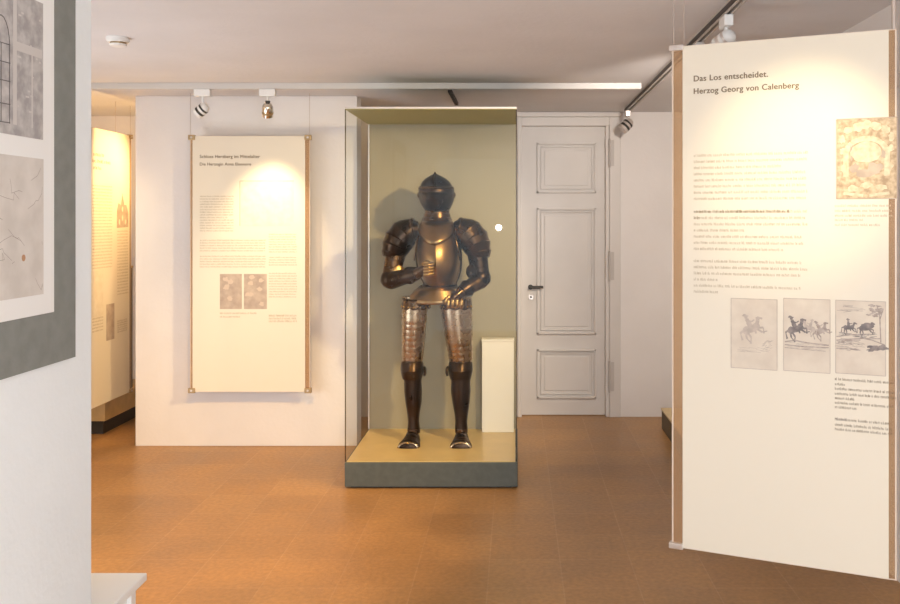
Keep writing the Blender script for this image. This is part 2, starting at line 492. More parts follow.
# ------------------------------------------------------------------ printed panels
class Panel:
    def __init__(s, name, A, B, z0, z1, label, inl, inr, clip_m, clip=(0.05, 0.03), edge=0.004, right=True):
        s.A, s.B = Vector((*A, 0)), Vector((*B, 0))
        s.L = (s.B - s.A).length
        d = (s.B - s.A).normalized(); s.d = d
        s.n = Vector((d.y, -d.x, 0))
        s.z0, s.z1 = z0, z1
        s.root = empty(name, (A[0], A[1], z0), math.atan2(d.y, d.x), label, 'display panel')
        H = z1 - z0; L = s.L
        b = BM(); bx(b, 0, L, 0.0, 0.006, 0, H); build('acrylic_sheet', b, M_acr, s.root, local=True)
        b = BM()
        for (x0, x1, a, c) in ((0, edge, 0, H), (L - edge, L, 0, H)): bx(b, x0, x1, -0.0005, 0.0065, a, c)
        bx(b, edge, L - edge, -0.0005, 0.0065, H - edge * .6, H); bx(b, edge, L - edge, -0.0005, 0.0065, 0, edge * .6)
        build('sheet_edge', b, M_acr_edge, s.root, local=True)
        b = BM(); bx(b, inl, L - inr, -0.002, -0.0006, 0.0015, H - 0.0015); s.sheet = build('printed_sheet', b, M_sheet, s.root, local=True)
        cw, ch = clip
        for x in ((0, L) if right else (0,)):
            for z, zz in ((H, 1), (0, -1)):
                b = BM()
                x0 = -0.01 if x == 0 else L - cw + 0.01
                bx(b, x0, x0 + cw, -0.012, 0.018, z - ch * .8 if zz > 0 else z - ch * .2, z + ch * .2 if zz > 0 else z + ch * .8)
                cl = build('corner_clip', b, clip_m, s.root, local=True, bevel=0.003)
                b = BM(); disc(b, (x0 + cw / 2, -0.012, z - ch * .3 * zz), (0, -1, 0), ch * .22, 0.003, 12)
                build('clip_screw', b, M_steel, cl, local=True)
    def cables(s, xs, r=0.0015, m=None):
        for x in xs:
            b = BM(); rod(b, (x, 0.003, s.z1 - s.z0), (x, 0.003, CEIL - s.z0), r, 8)
            build('hanging_cable', b, m or M_cable, s.root, local=True, smooth=60)
    def uv(s, px, py):
        r = Vector(((px - CX) / FPX, 1.0, -(py - CY) / FPX))
        t = s.A.dot(s.n) / Vector((r.x, r.y, 0)).dot(s.n)
        w = r * t
        return (Vector((w.x, w.y, 0)) - s.A).dot(s.d), EYE + w.z - s.z0
    def quad(s, b, pts, e=0.0024):
        vs = [b.verts.new((u, -e, v)) for u, v in pts]
        b.faces.new(vs)
    def text(s, name, words, px, py, width, m=M_ink, bold=0.0, parent=None, h=None):
        u, v = s.uv(px, py)
        c = bpy.data.curves.new('t', 'FONT'); c.body = words; c.size = 0.1; c.offset = 0.0
        c.space_character = 1.06
        c.offset = bold
        t = bpy.data.objects.new('t', c); COL.objects.link(t)
        dg = bpy.context.evaluated_depsgraph_get(); dg.update()
        me = bpy.data.meshes.new_from_object(t.evaluated_get(dg))
        bpy.data.objects.remove(t)
        X = [q.co.x for q in me.vertices]; Yv = [q.co.y for q in me.vertices]
        k = width / (max(X) - min(X)); x0 = min(X)
        kz = k if h is None else h / 0.07
        bt = bmesh.new(); bt.from_mesh(me)
        for q in bt.verts: q.co = Vector((u + (q.co.x - x0) * k, -0.0026, v + q.co.y * kz))
        base = bt.faces[:]
        w = k * 0.1 * 0.028
        for n_, (dx, dz) in enumerate(((w, 0), (-w, 0), (0, w * .6), (0, -w * .6))):
            g = bmesh.ops.duplicate(bt, geom=base + bt.verts[:len(me.vertices)] if False else base)
            bmesh.ops.translate(bt, vec=(dx, -0.00005 * (n_ + 1), dz), verts=[e for e in g['geom'] if isinstance(e, bmesh.types.BMVert)])
        bt.to_mesh(me); bt.free()
        me.materials.append(m)
        o = bpy.data.objects.new(name, me); COL.objects.link(o); o.parent = s.root
        return o
    def lines(s, rows, m=M_faint, name='text_block', lh=0.55, parent=None):
        """rows: (px0, py0, px1, height in photo units, boldness): letters as small strokes"""
        b = BM()
        for (x0, y0, x1, hp) in rows:
            u0, v = s.uv(x0, y0); u1, _ = s.uv(x1, y0); _, v2 = s.uv(x0, y0 - hp)
            h = abs(v2 - v)
            u = u0
            while u < u1:
                nl = random.randint(2, 9)
                for k in range(nl):
                    wl = h * random.choice((0.5, 0.6, 0.7, 0.35))
                    if u + wl > u1: break
                    tall = random.random() < 0.3
                    top = h * (1.35 if tall else 1.0)
                    st = h * 0.18
                    kind = random.random()
                    if kind < 0.4:
                        s.quad(b, ((u, v), (u + st, v), (u + st, v + top), (u, v + top)))
                        s.quad(b, ((u + wl - st, v), (u + wl, v), (u + wl, v + h), (u + wl - st, v + h)))
                        s.quad(b, ((u, v + h - st), (u + wl, v + h - st), (u + wl, v + h), (u, v + h)), 0.0025)
                    elif kind < 0.8:
                        s.quad(b, ((u, v), (u + wl, v), (u + wl, v + st), (u, v + st)), 0.0025)
                        s.quad(b, ((u, v), (u + st, v), (u + st, v + top), (u, v + top)))
                        s.quad(b, ((u, v + h * .5), (u + wl, v + h * .5), (u + wl, v + h * .5 + st), (u, v + h * .5 + st)), 0.0026)
                    else:
                        s.quad(b, ((u, v), (u + st, v), (u + st, v + top), (u, v + top)))
                        wl = st
                    u += wl + h * 0.22
                u += h * 0.45
        return build(name, b, m, s.root, local=True)
    def rect(s, name, x0, y0, x1, y1, m, e=0.0024, parent=None):
        b = BM(); (u0, va), (u1, vb) = s.uv(x0, y1), s.uv(x1, y0)
        th = 0.0012
        bx(b, u0, u1, -e - th * .3, -e + th * .3, va, vb)
        return build(name, b, m, s.root if parent is None else parent, local=True), (u0, va, u1, vb)

EPS = [0]
def ell(b, cu, cv, ru, rv, e, rot=0.0, n=14, jag=0.0):
    EPS[0] = (EPS[0] + 1) % 40; e += EPS[0] * 0.00002
    vs = []
    for k in range(n):
        a = 2 * math.pi * k / n
        r = 1 + random.uniform(-jag, jag)
        x, y = ru * r * math.cos(a), rv * r * math.sin(a)
        vs.append(b.verts.new((cu + x * math.cos(rot) - y * math.sin(rot), -e, cv + x * math.sin(rot) + y * math.cos(rot))))
    b.faces.new(vs)
def stroke(b, pts, wd, e):
    for (p, q) in zip(pts, pts[1:]):
        p, q = Vector(p), Vector(q); d = (q - p)
        if d.length < 1e-6: continue
        nrm = Vector((-d.y, d.x)).normalized() * wd / 2
        EPS[0] = (EPS[0] + 1) % 40; e2 = e + EPS[0] * 0.00002
        vs = [b.verts.new((w_.x, -e2, w_.y)) for w_ in (p - nrm, q - nrm, q + nrm, p + nrm)]
        b.faces.new(vs)
def horse(b, u, v, k, e, flip=1, rear=0.0, rider=True):
    """small pen drawing of a horse and rider, k = body length"""
    def P(x, y):
        x2 = x * math.cos(rear) - y * math.sin(rear); y2 = x * math.sin(rear) + y * math.cos(rear)
        return (u + flip * x2 * k, v + y2 * k)
    ell(b, *P(0.02, 0), 0.42 * k, 0.2 * k, e, flip * rear, jag=0.08)
    ell(b, *P(-0.28, 0.02), 0.22 * k, 0.24 * k, e, jag=0.08)
    ell(b, *P(0.3, 0.02), 0.19 * k, 0.22 * k, e, jag=0.08)
    stroke(b, [P(0.3, 0.02), P(0.5, 0.28), P(0.58, 0.46)], 0.2 * k, e)
    stroke(b, [P(0.55, 0.46), P(0.78, 0.28)], 0.11 * k, e)
    for pts in ([(0.35, -0.08), (0.62, -0.18), (0.52, -0.45)], [(0.28, -0.12), (0.45, -0.38), (0.68, -0.42)], [(-0.38, -0.05), (-0.46, -0.38), (-0.36, -0.68)], [(-0.28, -0.08), (-0.22, -0.42), (-0.38, -0.7)]):
        stroke(b, [P(*q) for q in pts[:2]], 0.11 * k, e); stroke(b, [P(*q) for q in pts[1:]], 0.06 * k, e)
        ell(b, *P(*pts[2]), 0.055 * k, 0.035 * k, e)
    for w in (-.04, 0, .04): stroke(b, [P(-0.45, 0.08 + w), P(-0.66, 0.02 + w), P(-0.72 + w, -0.38)], 0.04 * k, e)
    if rider:
        stroke(b, [P(0.0, 0.1), P(0.0, 0.4)], 0.26 * k, e); stroke(b, [P(0.0, 0.3), P(-0.01, 0.6)], 0.2 * k, e)
        ell(b, *P(0.0, 0.7), 0.09 * k, 0.1 * k, e, n=10)
        ell(b, *P(0.0, 0.78), 0.19 * k, 0.045 * k, e, n=10); ell(b, *P(-0.02, 0.83), 0.1 * k, 0.07 * k, e, n=10)
        stroke(b, [P(0, 0.52), P(0.18, 0.36), P(0.36, 0.4)], 0.07 * k, e)
        stroke(b, [P(0.02, 0.12), P(0.16, -0.08), P(0.12, -0.32)], 0.1 * k, e)
def hatch(b, u0, v0, u1, v1, n, ln, wd, e, ang=0.1):
    for _ in range(n):
        x, y = random.uniform(u0, u1), random.uniform(v0, v1); l = ln * random.uniform(.4, 1)
        a_ = ang + random.uniform(-.15, .15)
        stroke(b, [(x - l/2 * math.cos(a_), y - l/2 * math.sin(a_)), (x + l/2 * math.cos(a_), y + l/2 * math.sin(a_))], wd, e)
def border(b, u0, va, u1, vb, wd, e):
    stroke(b, [(u0, va), (u1, va), (u1, vb), (u0, vb), (u0, va)], wd, e)

# middle panel on the partition
PC = Panel('text_panel', (-2.188, 6.04), (-1.383, 6.04), 0.396, 2.114, 'cream text panel with yellow light spot hanging before the white partition wall', 0.018, 0.032, M_brass, (0.045, 0.034))
PC.cables((0.003, PC.L - 0.003), 0.0018)
PC.text('title', 'Schloss Herzberg im Mittelalter', 200, 158, 0.403, M_ink, 0.0)
PC.text('title', 'Die Herzogin Anna Eleonore', 200, 165.5, 0.343, M_ink, 0.0)
PC.lines([(200, 197 + 2.65 * i, 234 if i != 8 else 228, 1.2) for i in range(14)])
PC.lines([(200, 241 + 2.6 * i, 266, 1.2) for i in range(5)])
PC.lines([(200, 257 + 2.6 * i, 266, 1.2) for i in range(5)])
PC.lines([(269, 235 + 2.5 * i, 297, 1.1) for i in range(8)])
PC.lines([(269, 258 + 2.5 * i, 297, 1.1) for i in range(4)])
PC.lines([(269, 274 + 2.6 * i, 297, 1.1) for i in range(10)])
PC.lines([(269, 316.5 + 2.8 * i, 297, 1.6) for i in range(3)])
PC.lines([(220, 314, 257, 1.4), (220, 317.5, 240, 1.4)])
M_pale_pic = mat('pale_picture', (0.76, 0.69, 0.58), 0.6, col2=(0.70, 0.62, 0.50), scale=20)
f1, _ = PC.rect('picture', 240, 181, 294, 226, M_pale_pic)
b = BM()
(u0, va), (u1, vb) = PC.uv(240, 226), PC.uv(294, 181)
stroke(b, [(u0, va), (u0, vb), (u1, vb)], 0.004, 0.0032); build('picture_border', b, M_faint, f1, local=True)
for (x0, x1) in ((220, 242), (244, 267)):
    f, (u0, va, u1, vb) = PC.rect('photograph', x0, 274, x1, 309, M_photo)
    b = BM()
    for _ in range(7): ell(b, random.uniform(u0 + .02, u1 - .02), random.uniform(va + .03, vb - .02), 0.017, 0.014, 0.0032, jag=0.3)
    build('picture_marks', b, mat('photo_mark', (0.58, 0.47, 0.38), 0.7), f, local=True)

# left panel beyond the opening
PL = Panel('text_panel', (-2.866, 5.90), (-2.866, 6.70), 0.274, 2.177, 'narrow looking cream text panel seen sideways through the gap beside the foreground wall', 0.018, 0.03, M_brass, (0.05, 0.03))
PL.cables((0.01, 0.55, PL.L - 0.003), 0.0018)
PL.lines([(93, 155.5, 104, 2.6), (92, 162, 111, 2.6), (93, 169, 101, 2.6)], M_ink, 'title')
PL.lines([(92, 186 + 3.2 * i, 112, 1.2) for i in range(27)])
PL.lines([(117, 232 + 3 * i, 128, 1.1) for i in range(22)])
PL.lines([(92, 320 + 3.2 * i, 103, 1.3) for i in range(5)])
PL.lines([(117, 322 + 2.2 * i, 127, 1.2) for i in range(6)])
PL.rect('picture', 90, 270, 103, 318, M_pale_pic)
PL.rect('picture', 106, 303, 114, 341, M_photo)
b = BM()   # gabled tower drawing
pts = [PL.uv(*q) for q in ((116.5, 228), (128, 227), (128, 213), (126, 205), (124, 205), (122, 193), (120.5, 205), (118, 203), (116.5, 211))]
PL.quad(b, pts, 0.0026); tw = build('tower_picture', b, M_photo, PL.root, local=True)
b = BM()
for (x, y) in ((119, 222), (122, 218), (125, 222), (122, 209)):
    u, v = PL.uv(x, y); ell(b, u, v, 0.012, 0.02, 0.0034, jag=.2)
build('picture_marks', b, M_pale_pic, tw, local=True)

# large right panel
PR = Panel('text_panel', (0.598, 3.452), (1.322, 3.124), 0.298, 2.214, 'large cream text panel at the right with horse sketches and a bold title', 0.042, 0.026, M_steel, (0.055, 0.022), 0.006, False)
PR.cables((0.006, 0.046), 0.0012)
PR.cables((PR.L - 0.010,), 0.0075, M_cable)
PR.cables((PR.L + 0.014,), 0.003, M_cable)
PR.text('title', 'Das Los entscheidet.', 694, 81.5, 0.274, M_ink, 0.0)
PR.text('title', 'Herzog Georg von Calenberg', 694, 94, 0.383, M_ink, 0.0)
rows1, rows2, rows3 = [], [], []
for i, e in enumerate((808, 808, 783, 806, 808, 807, 808, 807)): rows1.append((694, 157 + 6.15 * i, e, 2.1))
for i, e in enumerate((808, 806, 808, 746, 803, 806, 784)): rows2.append((694, 213 + 6.15 * i, e, 2.1))
for i, e in enumerate((802, 808, 803, 718, 802, 718)): rows3.append((694, 262 + 6.1 * i, e, 2.1))
PR.lines(rows1); PR.lines(rows2); PR.lines(rows3)
PR.lines([(694, 213, 790, 2.3), (694, 219.15, 701, 2.3)], M_ink)
PR.lines([(835, 207, 893, 1.9), (835, 212, 893, 1.9), (835, 216.8, 894, 1.9), (835, 221, 865, 1.9), (835, 226, 880, 1.9)])
PR.lines([(835, 380, 895, 2), (835, 385, 846, 2), (835, 389.5, 896, 2), (835, 394.5, 897, 2), (835, 399, 855, 2), (835, 403.5, 893, 2), (835, 408, 857, 2)], M_ink)
PR.lines([(835, 420, 893, 2), (835, 425.5, 894, 2), (835, 430, 893, 2)], M_ink)
PR.lines([(835, 420, 847, 2.2)], M_sk_dark)
# ornate title page
tp, (u0, va, u1, vb) = PR.rect('title_page_picture', 836.5, 117, 897, 199, M_title_print)
b = BM(); cu, cv = (u0 + u1) / 2, va + (vb - va) * 0.56
wU, hV = (u1 - u0), (vb - va)
vsr = [(cu + wU * 0.34 * math.cos(a), cv + hV * 0.19 * math.sin(a)) for a in [math.pi * k / 16 for k in range(17)]]
vsr = [(cu + wU * .34, va + hV * .28)] + vsr + [(cu - wU * .34, va + hV * .28)]
stroke(b, vsr, wU * .09, 0.0032)
ell(b, cu, cv + hV * .02, wU * .26, hV * .13, 0.0033, jag=.06, n=24)
for (a, c, r1, r2) in ((-.3, .36, .08, .05), (-.15, .40, .09, .06), (0, .42, .08, .06), (.16, .40, .09, .05), (.32, .35, .07, .06), (-.38, .1, .06, .05), (.4, .12, .06, .04), (-.37, -.12, .07, .05), (.38, -.1, .07, .05), (-.22, -.37, .09, .04), (.0, -.33, .11, .04), (.25, -.36, .09, .04), (-.4, .25, .05, .05), (.41, .26, .05, .05)):
    ell(b, cu + wU * a, va + hV * (.5 + c), wU * r1, hV * r2, 0.0032, jag=.25)
stroke(b, [(u0 + wU * .12, va + hV * .07), (cu - wU * .05, va + hV * .04)], hV * .035, .0033)
stroke(b, [(u1 - wU * .12, va + hV * .07), (cu + wU * .05, va + hV * .04)], hV * .035, .0033)
build('picture_ornament', b, M_title_lt, tp, local=True)
b = BM()
for (a, c, r1, r2) in ((-.2, -.12, .09, .06), (.15, -.12, .14, .07), (.02, -.18, .2, .05), (-.24, .08, .03, .09), (.28, .05, .04, .05)):
    ell(b, cu + wU * a, va + hV * (.5 + c), wU * r1, hV * r2, 0.0036, jag=.3)
stroke(b, [(u0, va), (u1, va), (u1, vb), (u0, vb), (u0, va)], 0.003, .0034)
build('picture_shading', b, M_photo, tp, local=True)
# three horse sketches
def sketch(x0, y0, x1, y1):
    sk, (u0, va, u1, vb) = PR.rect('sketch_picture', x0, y0, x1, y1, M_sketch)
    b = BM(); border(b, u0 + .001, va + .001, u1 - .001, vb - .001, .0022, .003)
    build('picture_border', b, M_sk_soft, sk, local=True)
    return sk, u0, va, u1 - u0, vb - va
sk, u0, va, wU, hV = sketch(731, 299.5, 777.5, 367.5)
b = BM(); horse(b, u0 + wU * .45, va + hV * .57, wU * .40, .0032, 1, 0.45)
hatch(b, u0 + wU * .2, va + hV * .24, u0 + wU * .8, va + hV * .30, 16, wU * .25, .0012, .003, -.1)
hatch(b, u0 + wU * .7, va + hV * .30, u0 + wU * .88, va + hV * .42, 22, wU * .1, .0014, .003, .5)
build('drawing', b, M_sk_soft, sk, local=True)
sk, u0, va, wU, hV = sketch(783.5, 299.5, 830.5, 370.5)
b = BM(); horse(b, u0 + wU * .27, va + hV * .58, wU * .36, .0032, 1, 0.4)
build('drawing', b, M_sk_dark, sk, local=True)
b = BM(); horse(b, u0 + wU * .80, va + hV * .57, wU * .28, .0032, 1, 0.5)
build('drawing', b, M_sk_ink, sk, local=True)
b = BM(); horse(b, u0 + wU * .56, va + hV * .6, wU * .24, .0031, -1, 0.3)
hatch(b, u0 + wU * .1, va + hV * .31, u0 + wU * .9, va + hV * .40, 50, wU * .16, .001, .003, .05)
build('drawing', b, M_sk_soft, sk, local=True)
b = BM(); u1 = u0 + wU
stroke(b, [(u0 + wU * .03, va + hV * .40), (u0 + wU * .25, va + hV * .425), (u0 + wU * .5, va + hV * .40), (u1 - wU * .03, va + hV * .38)], .005, .003)
stroke(b, [(u0 + wU * .03, va + hV * .36), (u0 + wU * .4, va + hV * .345), (u1 - wU * .03, va + hV * .35)], .004, .003)
stroke(b, [(u0 + wU * .03, va + hV * .32), (u0 + wU * .3, va + hV * .31), (u1 - wU * .1, va + hV * .30)], .0025, .003)
build('ground_lines', b, M_sk_ink, sk, local=True)
sk, u0, va, wU, hV = sketch(835.5, 301.5, 886, 373)
b = BM()
horse(b, u0 + wU * .27, va + hV * .63, wU * .22, .0032, 1, 0.1)
horse(b, u0 + wU * .60, va + hV * .63, wU * .25, .0032, 1, 0.1, False)
ell(b, u0 + wU * .62, va + hV * .66, wU * .13, hV * .05, .0033, jag=.3)
for q in range(7): ell(b, u0 + wU * random.uniform(.6, .95), va + hV * random.uniform(.33, .40), wU * .09, hV * .022, .0033, .1, jag=.4)
hatch(b, u0 + wU * .1, va + hV * .5, u0 + wU * .8, va + hV * .56, 40, wU * .12, .0012, .003, .05)
build('drawing', b, M_sk_dark, sk, local=True)
b = BM()
stroke(b, [(u0 + wU * .9, va + hV * .45), (u0 + wU * .88, va + hV * .8), (u0 + wU * .82, va + hV * .95)], .004, .003)
stroke(b, [(u0 + wU * .88, va + hV * .75), (u0 + wU * .95, va + hV * .9)], .003, .003)
for k in range(22): ell(b, u0 + wU * random.uniform(.66, .93), va + hV * random.uniform(.80, .95), wU * .045, hV * .012, .003, jag=.4)
hatch(b, u0 + wU * .06, va + hV * .32, u0 + wU * .5, va + hV * .48, 45, wU * .2, .0014, .003, -.1)
hatch(b, u0 + wU * .12, va + hV * .84, u0 + wU * .5, va + hV * .93, 12, wU * .3, .0014, .003, .05)
for k, (a_, c, d_, f_) in enumerate(((.02, .50, .6, .54), (.02, .45, .9, .50), (.05, .42, .5, .47), (.02, .34, .5, .33), (.5, .50, .97, .42))):
    stroke(b, [(u0 + wU * a_, va + hV * c), (u0 + wU * (a_ + d_) / 2, va + hV * ((c + f_) / 2 + .015)), (u0 + wU * d_, va + hV * f_)], .004, .003)
build('landscape', b, M_sk_ink, sk, local=True)

# ------------------------------------------------------------------ display case
X0, X1, YF, YB = -0.986, 0.004, 5.19, 6.03
ZB, ZT = 0.156, 2.20
case = empty('display_case', ((X0 + X1) / 2, (YF + YB) / 2, 0), 0, 'tall glass display case with dark grey base around the suit of armour', 'display case')
b = BM(); bx(b, X0 - 0.002, X1 + 0.006, YF - 0.004, YB + 0.004, 0.012, ZB - 0.004); build('base', b, M_base, case, bevel=0.003)
b = BM(); bx(b, X0 + 0.03, X1 - 0.03, YF + 0.03, YB - 0.03, 0, 0.012); build('recessed_foot', b, M_dark, case)
b = BM(); bx(b, X0 + 0.008, X1 - 0.008, YF + 0.008, YB - 0.022, ZB - 0.004, ZB); build('case_floor', b, M_ply, case)
b = BM(); bx(b, X0, X1, YB - 0.022, YB, ZB, ZT - 0.012); build('back_panel', b, M_case_back, case)
b = BM(); bx(b, X0, X1, YF, YB, ZT - 0.012, ZT); build('case_top', b, M_case_top, case)
b = BM(); bx(b, X0, X1, YF - 0.003, YF - 0.0005, ZT - 0.008, ZT + 0.002); build('top_trim', b, M_steel, case)
def pane(name, c0, c1):
    b = BM(); vs = [b.verts.new(q) for q in ((c0[0], c0[1], ZB), (c1[0], c1[1], ZB), (c1[0], c1[1], ZT - 0.012), (c0[0], c0[1], ZT - 0.012))]
    b.faces.new(vs); return build(name, b, M_glass, case)
pane('front_glass', (X0 + .004, YF + .004), (X1 - .004, YF + .004))
pane('left_glass', (X0 + .004, YF + .004), (X0 + .004, YB - .022))
pane('right_glass', (X1 - .004, YF + .004), (X1 - .004, YB - .022))
for (x, y) in ((X0 + .002, YF + .002), (X1 - .002, YF + .002)):
    b = BM(); bx(b, x - .003, x + .003, y - .002, y + .002, ZB, ZT - .012); build('glass_edge', b, M_glass_edge, case)
b = BM(); bx(b, X0, X0 + .008, YB - .03, YB - .022, ZB, ZT - .012); build('glass_edge', b, M_steel, case)

# white block
bl = empty('white_pedestal', (-0.119, 5.945, ZB), 0, 'plain white pedestal block inside the case behind the armour on the right', 'pedestal')
b = BM(); bx(b, -0.105, 0.105, -0.04, 0.05, 0, 0.596); build('pedestal_body', b, M_white, bl, local=True, bevel=0.003)
b = BM(); bx(b, -0.107, 0.107, -0.042, 0.052, 0.597, 0.611); build('pedestal_top', b, M_white, bl, local=True, bevel=0.002)

# ------------------------------------------------------------------ suit of armour
K = 160.7
def a(px, py, dy=0.0): return Vector(((px - CX) / K, 5.6 + dy, EYE - (py - CY) / K))
def w_(p): return p / K
arm = empty('suit_of_armour', (-0.49, 5.6, ZB), 0, 'dark brown full suit of plate armour standing inside the glass case', 'suit of armour')
UZ = (Vector((1, 0, 0)), Vector((0, 1, 0)))      # frame for upright forms: u = x, v = y; front is sin(th) = -1
FR = -math.pi / 2
def part(name, bm, m, parent=None, smooth=38, **k): return build(name, bm, m, parent or arm, smooth=smooth, **k)

def lames(p, q, ra, rb, n, ratio=1.0, lip=0.06, bulge=0.0):
    """overlapping plates from p to q"""
    p, q = Vector(p), Vector(q); out = []
    for i in range(n):
        for (t, g) in ((0.0, 1 + lip), (0.86, 1 + lip * .7), (0.93, 1.0), (0.999, 1.0)):
            tt = (i + t) / n
            r = (ra + (rb - ra) * tt) * (1 + bulge * math.sin(math.pi * tt)) * g
            out.append((p.lerp(q, tt), r, r * ratio))
    return out

# helmet
b = BM()
hr = [(214, 9, 437.5), (210, 12, 437.3), (205, 14.5, 437), (199, 16.6, 436.8), (193, 17.4, 436.6), (187, 16.6, 436.4), (182, 14.0, 436), (178.5, 10.2, 435.6), (176, 6.0, 435.4), (174.6, 2.6, 435.2), (173.4, 1.2, 435), (171.6, .3, 435)]
loft(b, [(a(cx, y, 0.0), w_(h), w_(h) * 1.16) for (y, h, cx) in hr], 36, fixed=UZ)
hel = part('helmet', b, A_dark)
b = BM()   # comb
pts = []
for (y, h, cx) in [q for q in hr[3:10]]: pts.append((cx, y, h))
rows = []
prev = None
for sgn in (-1, 1):
    prev = None
    for (cx, y, h) in pts:
        c = a(cx, y, 0)
        inn = Vector((0, sgn * w_(h) * 1.12, 0)); outw = Vector((0, sgn * (w_(h) * 1.16 + .012), .004))
        cur = [c + inn + Vector((-.004, 0, 0)), c + outw, c + inn + Vector((.004, 0, 0))]
        cur = [b.verts.new(v) for v in cur]
        if prev:
            b.faces.new((prev[0], prev[1], cur[1], cur[0])); b.faces.new((prev[1], prev[2], cur[2], cur[1]))
        prev = cur
part('comb', b, A_dark, hel)
b = BM()   # visor: front shell with a pointed ridge
vr = [(213, 9.5, 437.5, 1.0), (209, 13.2, 437.3, 1.12), (204, 16.0, 437, 1.28), (199.5, 17.6, 436.9, 1.36), (195.5, 18.2, 436.7, 1.22), (193.5, 18.3, 436.6, 1.10), (193.0, 18.0, 436.6, 1.02), (190.5, 18.0, 436.6, 1.03), (187.5, 17.5, 436.4, 1.03)]
def vprof(i, th):
    f = max(0.0, math.cos(th - FR)); s = vr[i][3]
    return 1.0 + (s - 1.0) * (f ** 5)
loft(b, [(a(cx, y, -0.002), w_(h), w_(h) * 1.17) for (y, h, cx, s) in vr], 36, fixed=UZ, prof=vprof, th0=FR - 1.45, th1=FR + 1.45)
vis = part('visor', b, A_dark, hel, solid=0.003)
for (t0, t1) in ((-0.75, -0.1), (0.1, 0.75)):
    b = BM(); loft(b, [(a(436.7, 195.0, -0.002), w_(18.5), w_(18.5) * 1.30), (a(436.7, 193.6, -0.002), w_(18.5), w_(18.5) * 1.22)], 10, fixed=UZ, th0=FR + t0, th1=FR + t1)
    part('eye_slit', b, A_slot, vis)
for k in range(5):
    for sx in (-1, 1):
        c = a(437 + sx * (4.5 + 1.9 * k), 204.5 + (k % 2) * 1.5, -0.128 + 0.013 * k)
        b = BM(); disc(b, c, (sx * .5, -1, 0), 0.003, 0.003, 8)
        part('breathing_hole', b, A_slot, vis)
for sx in (-1, 1):
    b = BM(); disc(b, a(436.6 + sx * 17.5, 195, -0.01), (sx, -.15, 0), 0.017, 0.006, 18, .005); part('visor_pivot', b, A_mid, hel)
b = BM()
loft(b, [(a(436.5, 189.8, -.002), w_(18.0), w_(18) * 1.2), (a(436.5, 187.8, -.002), w_(18.2), w_(18.2) * 1.2), (a(436.4, 186.6, -.002), w_(17.3), w_(17.3) * 1.18)], 30, fixed=UZ, th0=FR - 1.4, th1=FR + 1.4)
part('brow_reinforce', b, A_mid, hel, solid=.002)

# gorget: collar lames and a rounded bib
b = BM()
loft(b, [(a(437, y, 0.0), w_(h), w_(h) * 1.05) for (y, h) in ((209, 11.2), (210, 12.4), (213.5, 12.6), (213.8, 13.2), (217.5, 13.8), (217.8, 14.4), (221, 15.4), (224, 17.2))], 36, fixed=UZ, cap=False)
gor = part('gorget', b, A_mid, solid=.003)
b = BM()
def bib(i, th):
    f = max(0.0, math.cos(th - FR))
    drop = (0, .25, .55, .8, 1.0)[i]
    return (1.0, Vector((0, 0, -w_(13) * drop * (f ** 1.5))))
loft(b, [(a(437.5, y, -0.012), w_(h), w_(h) * 1.02) for (y, h) in ((221, 15.2), (224, 17.0), (227, 18.2), (229, 18.8), (230.5, 18.6))], 36, fixed=UZ, prof=bib, th0=FR - 1.5, th1=FR + 1.5)
# push the bib forwards over the breast
for v in b.verts:
    f = max(0, (a(0, 222).z - v.co.z)) / w_(22)
    if v.co.y < 5.6: v.co.y -= 0.065 * f
part('gorget_plate', b, A_breast, gor, solid=.004)

# breast and back plate
br = [(286, 16.5, .098, 440), (283, 17.0, .105, 440), (278, 19.5, .135, 439.8), (271, 22.0, .158, 439.5), (263, 23.3, .168, 439), (254, 23.8, .165, 438.6), (246, 23.2, .152, 438.4), (238, 21.5, .132, 438.2), (231, 18.0, .110, 438), (226, 13.0, .085, 437.6)]
def ridge(i, th):
    f = max(0.0, math.cos(th - FR)); d_ = abs(th - FR); return 0.93 + 0.27 * max(0, 1 - d_ / 1.15)
b = BM(); loft(b, [(a(cx, y, 0), w_(h), d) for (y, h, d, cx) in br], 44, fixed=UZ, prof=ridge, th0=FR - 1.62, th1=FR + 1.62)
bp = part('breastplate', b, A_breast, smooth=23, solid=.004)
b = BM(); loft(b, [(a(cx, y, 0.0), w_(h) * .99, d * .85) for (y, h, d, cx) in br], 30, fixed=UZ, th0=FR + 1.55, th1=FR + 2 * math.pi - 1.55)
part('backplate', b, A_dark, solid=.004)
for sx in (-1, 1):   # arm-hole rolled edges
    b = BM()
    pth = [a(438 + sx * h, y, dy) for (y, h, dy) in ((231, 16, -.05), (238, 18.5, -.075), (246, 20.3, -.085), (254, 21.8, -.08), (260, 22.6, -.06))]
    loft(b, [(p, .005, .005) for p in pth], 8)
    part('rolled_edge', b, A_mid, bp)
b = BM(); loft(b, [(a(440, 286.5), w_(17.3), .107), (a(440, 285.3), w_(18), .112), (a(440, 284), w_(17.3), .108)], 36, fixed=UZ, cap=False); part('waist_flange', b, A_dark, bp)
# fauld
b = BM(); 
rg = []
for i in range(4):
    y0, y1 = 285.5 + i * 4.2, 285.5 + (i + 1) * 4.2
    h0, h1 = (17.5, 22.5, 26.5, 29.0, 30.5)[i:i + 2]
    rg += [(a(438.5, y0), w_(h0 + .9), .12 + i * .012), (a(438.2, y1), w_(h1 + .2), .13 + i * .012)]
loft(b, rg, 40, fixed=UZ, cap=False); part('fauld', b, A_breast, solid=.003, smooth=25)
